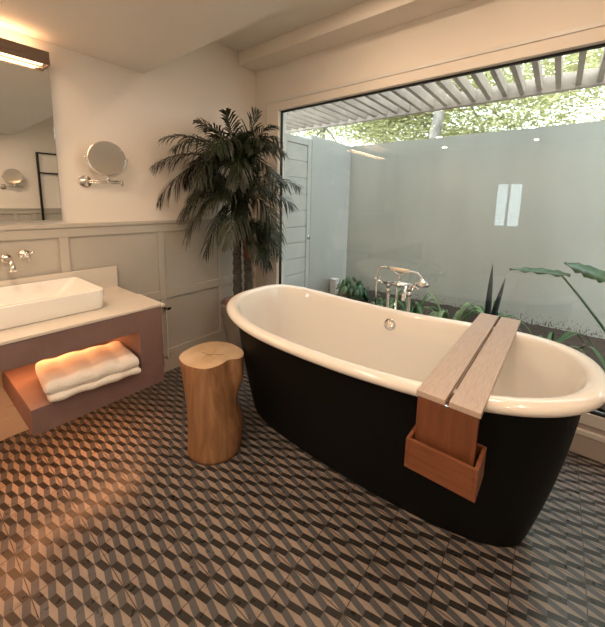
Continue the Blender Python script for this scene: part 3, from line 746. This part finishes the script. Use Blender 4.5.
# ------------------------------------------------------------------ outside: walled garden bed
XW, YS, ZW = 3.84, 2.20, 2.15
struct(box('trim_garden_wall', (XW, -5, 0), (XW+.15, YS+.15, ZW), M_['garden']))
struct(box('trim_side_wall', (2.99, YS, 0), (XW, YS+.15, ZW), M_['garden2']))
struct(box('ground', (XB+.12, -5, -.1), (30, 16, 0.0), M_['darksoil']))
bed = MB(); random.seed(21)
nx, ny = 24, 90; G = []
for i in range(nx+1):
    for j in range(ny+1):
        x = XB+.13+(XW-XB-.13)*i/nx; y = -3+(YS+3)*j/ny
        G.append(bed.bm.verts.new((x, y, .235+.05*i/nx+.02*random.random()+.015*math.sin(3*x+2*y))))
for i in range(nx):
    for j in range(ny): a = i*(ny+1)+j; bed.bm.faces.new((G[a], G[a+1], G[a+ny+2], G[a+ny+1])).smooth = True
b = [bed.bm.verts.new(p) for p in ((XB+.13,-3,0),(XW,-3,0),(XW,YS,0),(XB+.13,YS,0))]; bed.bm.faces.new(b)
struct(bed.build('trim_soil_bed', M_['darksoil'], None))
# boarded door beside the side wall
dr = bpy.data.objects.new('door_1', None); COL.objects.link(dr); struct(dr); dr.location = (2.52, YS, 0)
dm = MB(); dm.box((.0, 0, 0), (.06, .045, 2.10)).box((.40, 0, 0), (.465, .045, 2.10)).box((.06, 0, 2.03), (.40, .045, 2.10)).box((.06, 0, .0), (.40, .045, .12))
dm.build('door_frame', M_['door'], dr, .003)
dm = MB()
for k in range(11): dm.box((.06, .012, .12+.1737*k+.004), (.40, .035, .12+.1737*(k+1)-.004))
dm.box((.06, .03, .12), (.40, .036, 2.03)); dm.build('boards', M_['door'], dr, .002)
MB().lathe([(.022, 0), (.022, .012), (.010, .016), (.001, .017)], (.432, 0, 1.03), 'Y').build('door_handle', M_['chrome'], dr)
struct(box('trim_door_post', (XB+.125, YS-.03, 0), (2.515, YS+.12, 2.5), M_['wframe']))
# white marker box at the foot of the side wall
wb = thing('junction_box', 'small white plastic box in the corner of the garden wall', 'box', (3.42, 2.12, .0))
MB().box((-.04, -.04, .2), (.04, .04, .47)).build('casing', M_['whitebox'], wb, .004)
MB().box((-.043, -.043, .47), (.043, .043, .485)).build('lid', M_['whitebox'], wb, .003)
# pergola: slats parallel to X landing on an outer beam
pg = thing('pergola', 'weathered timber slatted pergola over the walled garden outside the window', 'pergola', (XB, 1, 2.5))
XP = 4.09
tfp = Matrix.Translation((-XB, -1, -2.5))
MB().box((XP, -4, 2.51), (XP+.06, 4.2, 2.66)).build('beam', M_['pergola'], pg, .004, tf=tfp)
MB().box((XB+.125, -4, 2.51), (XB+.165, 4.2, 2.66)).build('wall_plate', M_['pergola'], pg, .004, tf=tfp)
for k in range(53):
    y = 4.02-.1438*k
    MB().box((XB+.165, y-.021, 2.535), (XP, y+.021, 2.635)).build('slat', M_['pergola'], pg, .002, tf=tfp)

# plants in the bed -----------------------------------------------------
def blade(V, F, p0, d, L, w_, arch, droop, n=9, fold=.25):
    d = Vector(d).normalized(); s_ = d.cross(Vector((0,0,1))).normalized()
    prev = None
    for i in range(n+1):
        u = i/n
        c = Vector(p0)+d*L*(u*(1-.15*u))+Vector((0,0,arch*math.sin(min(1, u*1.15)*PI*.62)-droop*u*u))
        ww = w_*(math.sin(PI*min(1, .12+.88*u))**.6)*(1 if u < .98 else .15)
        k = len(V); V.extend((c-s_*ww, c+Vector((0,0,-fold*ww)), c+s_*ww))
        if prev is not None:
            F.append((prev, prev+1, k+1, k)); F.append((prev+1, prev+2, k+2, k+1))
        prev = k
def strap_plant(x, y, n, L, w_, mt, label, seed, arch=.2, droop=.18, name='strap_leaf_plant', z=.26, grp=None):
    random.seed(seed)
    t = thing(name, label, 'plant', (x, y, z), 0, grp)
    for k in range(n):
        a = 2*PI*k/n+random.uniform(-.3, .3); V = []; F = []
        blade(V, F, (0,0,0), (math.cos(a), math.sin(a), 0), L*random.uniform(.7, 1.1), w_*random.uniform(.8, 1.15), arch*random.uniform(.8, 1.6), droop*random.uniform(.6, 1.3))
        V = [Vector((min(v.x, XW-.01-x), min(max(v.y, -9), YS-.01-y), v.z)) if True else v for v in V]
        V = [Vector((max(v.x, XB+.13-x), v.y, v.z)) for v in V]
        o = pydata('leaf', V, F, M_[mt], t, True)
        s_ = o.modifiers.new('thick', 'SOLIDIFY'); s_.thickness = .0015
    MB().lathe([(.012, -.03), (.016, .0), (.006, .02)], seg=10).build('crown', M_['strap'], t)
strap_plant(3.00, .66, 13, .40, .022, 'strapvar', 'pale striped strap-leaf plant outside, nearest the wooden bath bridge', 1, .28, .22)
strap_plant(3.05, 1.02, 11, .38, .020, 'strap', 'green strap-leaf plant outside, behind the chrome bath mixer', 2, .26, .22)
strap_plant(3.05, -.02, 12, .42, .013, 'strap', 'narrow arching strap-leaf plant outside, behind the right end of the bath', 3, .18, .16)
strap_plant(2.85, -.40, 10, .40, .013, 'strap', 'narrow arching strap-leaf plant outside, at the right edge of the picture', 4, .16, .16)
strap_plant(3.20, 1.30, 9, .28, .018, 'strap', 'small green strap-leaf plant outside, between the rosettes and the mixer', 6, .2, .2)

def leafy(x, y, n, label, mt, seed, h=.30, spread=.13, lw=.05, name='round_leaf_plant', z=.26):
    random.seed(seed); t = thing(name, label, 'plant', (x, y, z))
    for k in range(n):
        a = random.uniform(0, 6.28); r_ = spread*math.sqrt(random.random()); hh = h*random.uniform(.35, 1)
        c = Vector((r_*math.cos(a), r_*math.sin(a), hh))
        out = Vector((math.cos(a), math.sin(a), random.uniform(.1, .9))).normalized(); u = out.cross(Vector((0,0,1))).normalized(); v = u.cross(out)
        V = [c]; F = []
        L = lw*random.uniform(.8, 1.4); m_ = 10
        for q in range(m_): b_ = 2*PI*q/m_; V.append(c+u*L*.62*math.sin(b_)+v*L*math.cos(b_)+out*(.12*L*math.cos(2*b_)))
        for q in range(m_): F.append((0, 1+q, 1+(q+1) % m_))
        o = pydata('leaf', V, F, M_[mt], t, True)
        s_ = o.modifiers.new('thick', 'SOLIDIFY'); s_.thickness = .0015
    sm = MB()
    for k in range(5):
        a = k*1.25; sm.tube([(0, 0, -.02), (spread*.5*math.cos(a), spread*.5*math.sin(a), h*.6)], .004, 6)
    sm.build('stem', M_['strap'], t)
strap_plant(2.95, .84, 9, .34, .017, 'strap', 'dark green strap-leaf plant outside, under the hand shower', 7, .22, .2)
strap_plant(2.80, 1.18, 8, .26, .015, 'strapvar', 'little striped strap-leaf plant outside, left of the mixer riser', 8, .2, .2)
strap_plant(3.45, .40, 10, .40, .015, 'strap', 'thin strap-leaf plant at the foot of the garden wall behind the spear leaves', 9, .2, .2)
leafy(3.30, 1.86, 34, 'pale green round-leaf shrub outside, next to the white box in the corner', 'rosette', 31, .26, .12)
leafy(3.10, 1.60, 26, 'darker round-leaf shrub outside, second from the white box', 'philo', 32, .26, .11, .055)
leafy(3.05, 1.32, 20, 'low pale round-leaf shrub outside, left of the bath mixer', 'rosette', 33, .18, .10, .04)
# dark spear leaves
t = thing('spear_leaf_plant', 'plant with two upright near-black spear leaves beyond the bath bridge', 'plant', (3.02, .38, .26))
for (tx, ty, hh) in ((-.0, -.0, .70), (.02, -.06, .60)):
    V = []; F = []; prev = None; d = Vector((.55, -.83, 0)).normalized()
    for i in range(11):
        u = i/10; c = Vector((tx*u, ty*u*1.6, hh*u)); ww = .026*math.sin(PI*min(1, .2+.8*u))**.8*(1 if i < 10 else .1); k = len(V)
        V.extend((c-d*ww, c+Vector((-.83,-.55,0))*ww*.35, c+d*ww))
        if prev is not None: F += [(prev, prev+1, k+1, k), (prev+1, prev+2, k+2, k+1)]
        prev = k
    o = pydata('spear_leaf', V, F, M_['dark_leaf'], t, True); s_ = o.modifiers.new('thick', 'SOLIDIFY'); s_.thickness = .003
MB().lathe([(.02, -.03), (.022, .02), (.01, .05)], seg=10).build('crown', M_['dark_leaf'], t)

# large philodendron at the right
def philo(base, leaves, label):
    base = Vector(base); t = thing('philodendron', label, 'plant', base)
    for (stem_top, tipdir, L, W_, nrm) in leaves:
        s1 = Vector(stem_top)-base; td = Vector(tipdir).normalized(); nn = Vector(nrm).normalized()
        MB().tube(bez((0,0,0), s1*.35+Vector((0,0,.05)), s1*.8+Vector((0,0,.03)), s1, 12), [.011-.005*i/12 for i in range(13)], 8).build('leaf_stem', M_['philo'], t)
        s_ = td.cross(nn).normalized(); nn = s_.cross(td)
        V = []; F = []; n = 18; prev = None
        for i in range(n+1):
            u = i/n; c = s1+td*L*(u-.18)+nn*(-.10*L*(u-.2)**2*2)
            ww = W_*(math.sin(PI*min(1, .16+.84*u))**.75)*(1-.16*(i % 3 == 2))*(1 if i < n else .05)
            wav = .03*L*math.sin(i*1.3); k = len(V)
            V.extend((c-s_*ww+nn*(-.25*ww+wav), c-s_*ww*.5+nn*(.06*ww), c+nn*-.02*L, c+s_*ww*.5+nn*(.06*ww), c+s_*ww+nn*(-.25*ww-wav)))
            if prev is not None:
                for q in range(4): F.append((prev+q, prev+q+1, k+q+1, k+q))
            prev = k
        o = pydata('leaf', V, F, M_['philo'], t, True); s2 = o.modifiers.new('thick', 'SOLIDIFY'); s2.thickness = .002
    MB().lathe([(.03, -.04), (.035, .02), (.015, .06)], seg=10).build('crown', M_['philo'], t)
philo((2.88, -.56, .26), [
    ((2.92, -.04, .965), (.05, 1, .07), .36, .040, (-.35, 0, 1)),
    ((2.90, -.27, .985), (-.05, 1, .42), .26, .075, (-.5, -.2, 1)),
    ((2.88, -.40, 1.08), (0, .5, 1), .30, .07, (-1, 0, .3)),
    ((3.0, -.75, .8), (.3, -1, -.1), .3, .1, (-.3, 0, 1))], 'tall glossy philodendron outside with long-stemmed leaves at the right edge')

# trees beyond the wall ---------------------------------------------------
def tree(x, y, seed, label, crown, n, trunk_r, top):
    random.seed(seed); t = thing('garden_tree', label, 'tree', (x, y, 0), 0, None)
    MB().tube(bez((0,0,0), (.05,-.05,1.2), (-.08,.05,2.4), top, 14), [trunk_r*(1-.03*i) for i in range(15)], 12).build('trunk', M_['bark'], t)
    clumps = []
    (cx0, cx1), (cy0, cy1), (cz0, cz1) = crown
    bm_ = MB()
    for k in range(60):
        c = Vector((random.uniform(cx0, cx1), random.uniform(cy0, cy1), random.uniform(cz0, cz1))); clumps.append(c)
        if k % 6 == 0: bm_.tube(bez(top, Vector(top).lerp(c, .3)+Vector((0,0,.25)), Vector(top).lerp(c, .7)+Vector((0,0,.2)), c, 8), [.03-.003*i for i in range(9)], 6)
    bm_.build('branches', M_['twig'], t)
    V = []; F = []
    for k in range(n):
        c = random.choice(clumps); g = lambda s_: random.gauss(0, s_)
        p = c+Vector((g(.38), g(.50), g(.15)))
        p.z -= .12*abs(p.y-c.y)
        a = random.uniform(0, 6.28); d = Vector((math.cos(a), math.sin(a), random.uniform(-.5, .1))).normalized(); s_ = d.cross(Vector((g(.3), g(.3), 1))).normalized()
        L = random.uniform(.05, .10); w_ = L*.25
        i = len(V); V.extend((p, p+d*L*.5+s_*w_, p+d*L, p+d*L*.5-s_*w_)); F.append((i, i+1, i+2, i+3))
    f_ = pydata('foliage', V, F, M_['acacia'], t)
tree(5.6, 1.75, 1, 'pale feathery tree beyond the wall whose mottled trunk shows above it', ((.45, 1.9), (-1.3, 1.6), (2.3, 4.6)), 46000, .13, (.35, -.1, 3.4))
tree(6.6, 4.6, 2, 'pale feathery tree beyond the wall, above the grey boarded door', ((-.8, 1.6), (-1.8, 2.2), (1.9, 4.4)), 46000, .09, (.1, 0, 3.2))
tree(5.9, -1.2, 3, 'pale feathery tree beyond the wall, above the bath bridge end', ((-.6, 1.6), (-1.5, 1.5), (2.2, 4.9)), 46000, .08, (0, 0, 3.1))
tree(7.6, 8.2, 4, 'pale feathery tree beyond the wall, farthest to the left', ((-1, 1.5), (-2.6, 2.4), (1.5, 4.2)), 40000, .09, (0, 0, 3.0))
tree(9.2, 2.6, 5, 'pale feathery tree farthest beyond the wall, behind the mottled trunk', ((-1, 1.5), (-3.4, 3.0), (1.8, 5.0)), 46000, .09, (0, 0, 3.2))
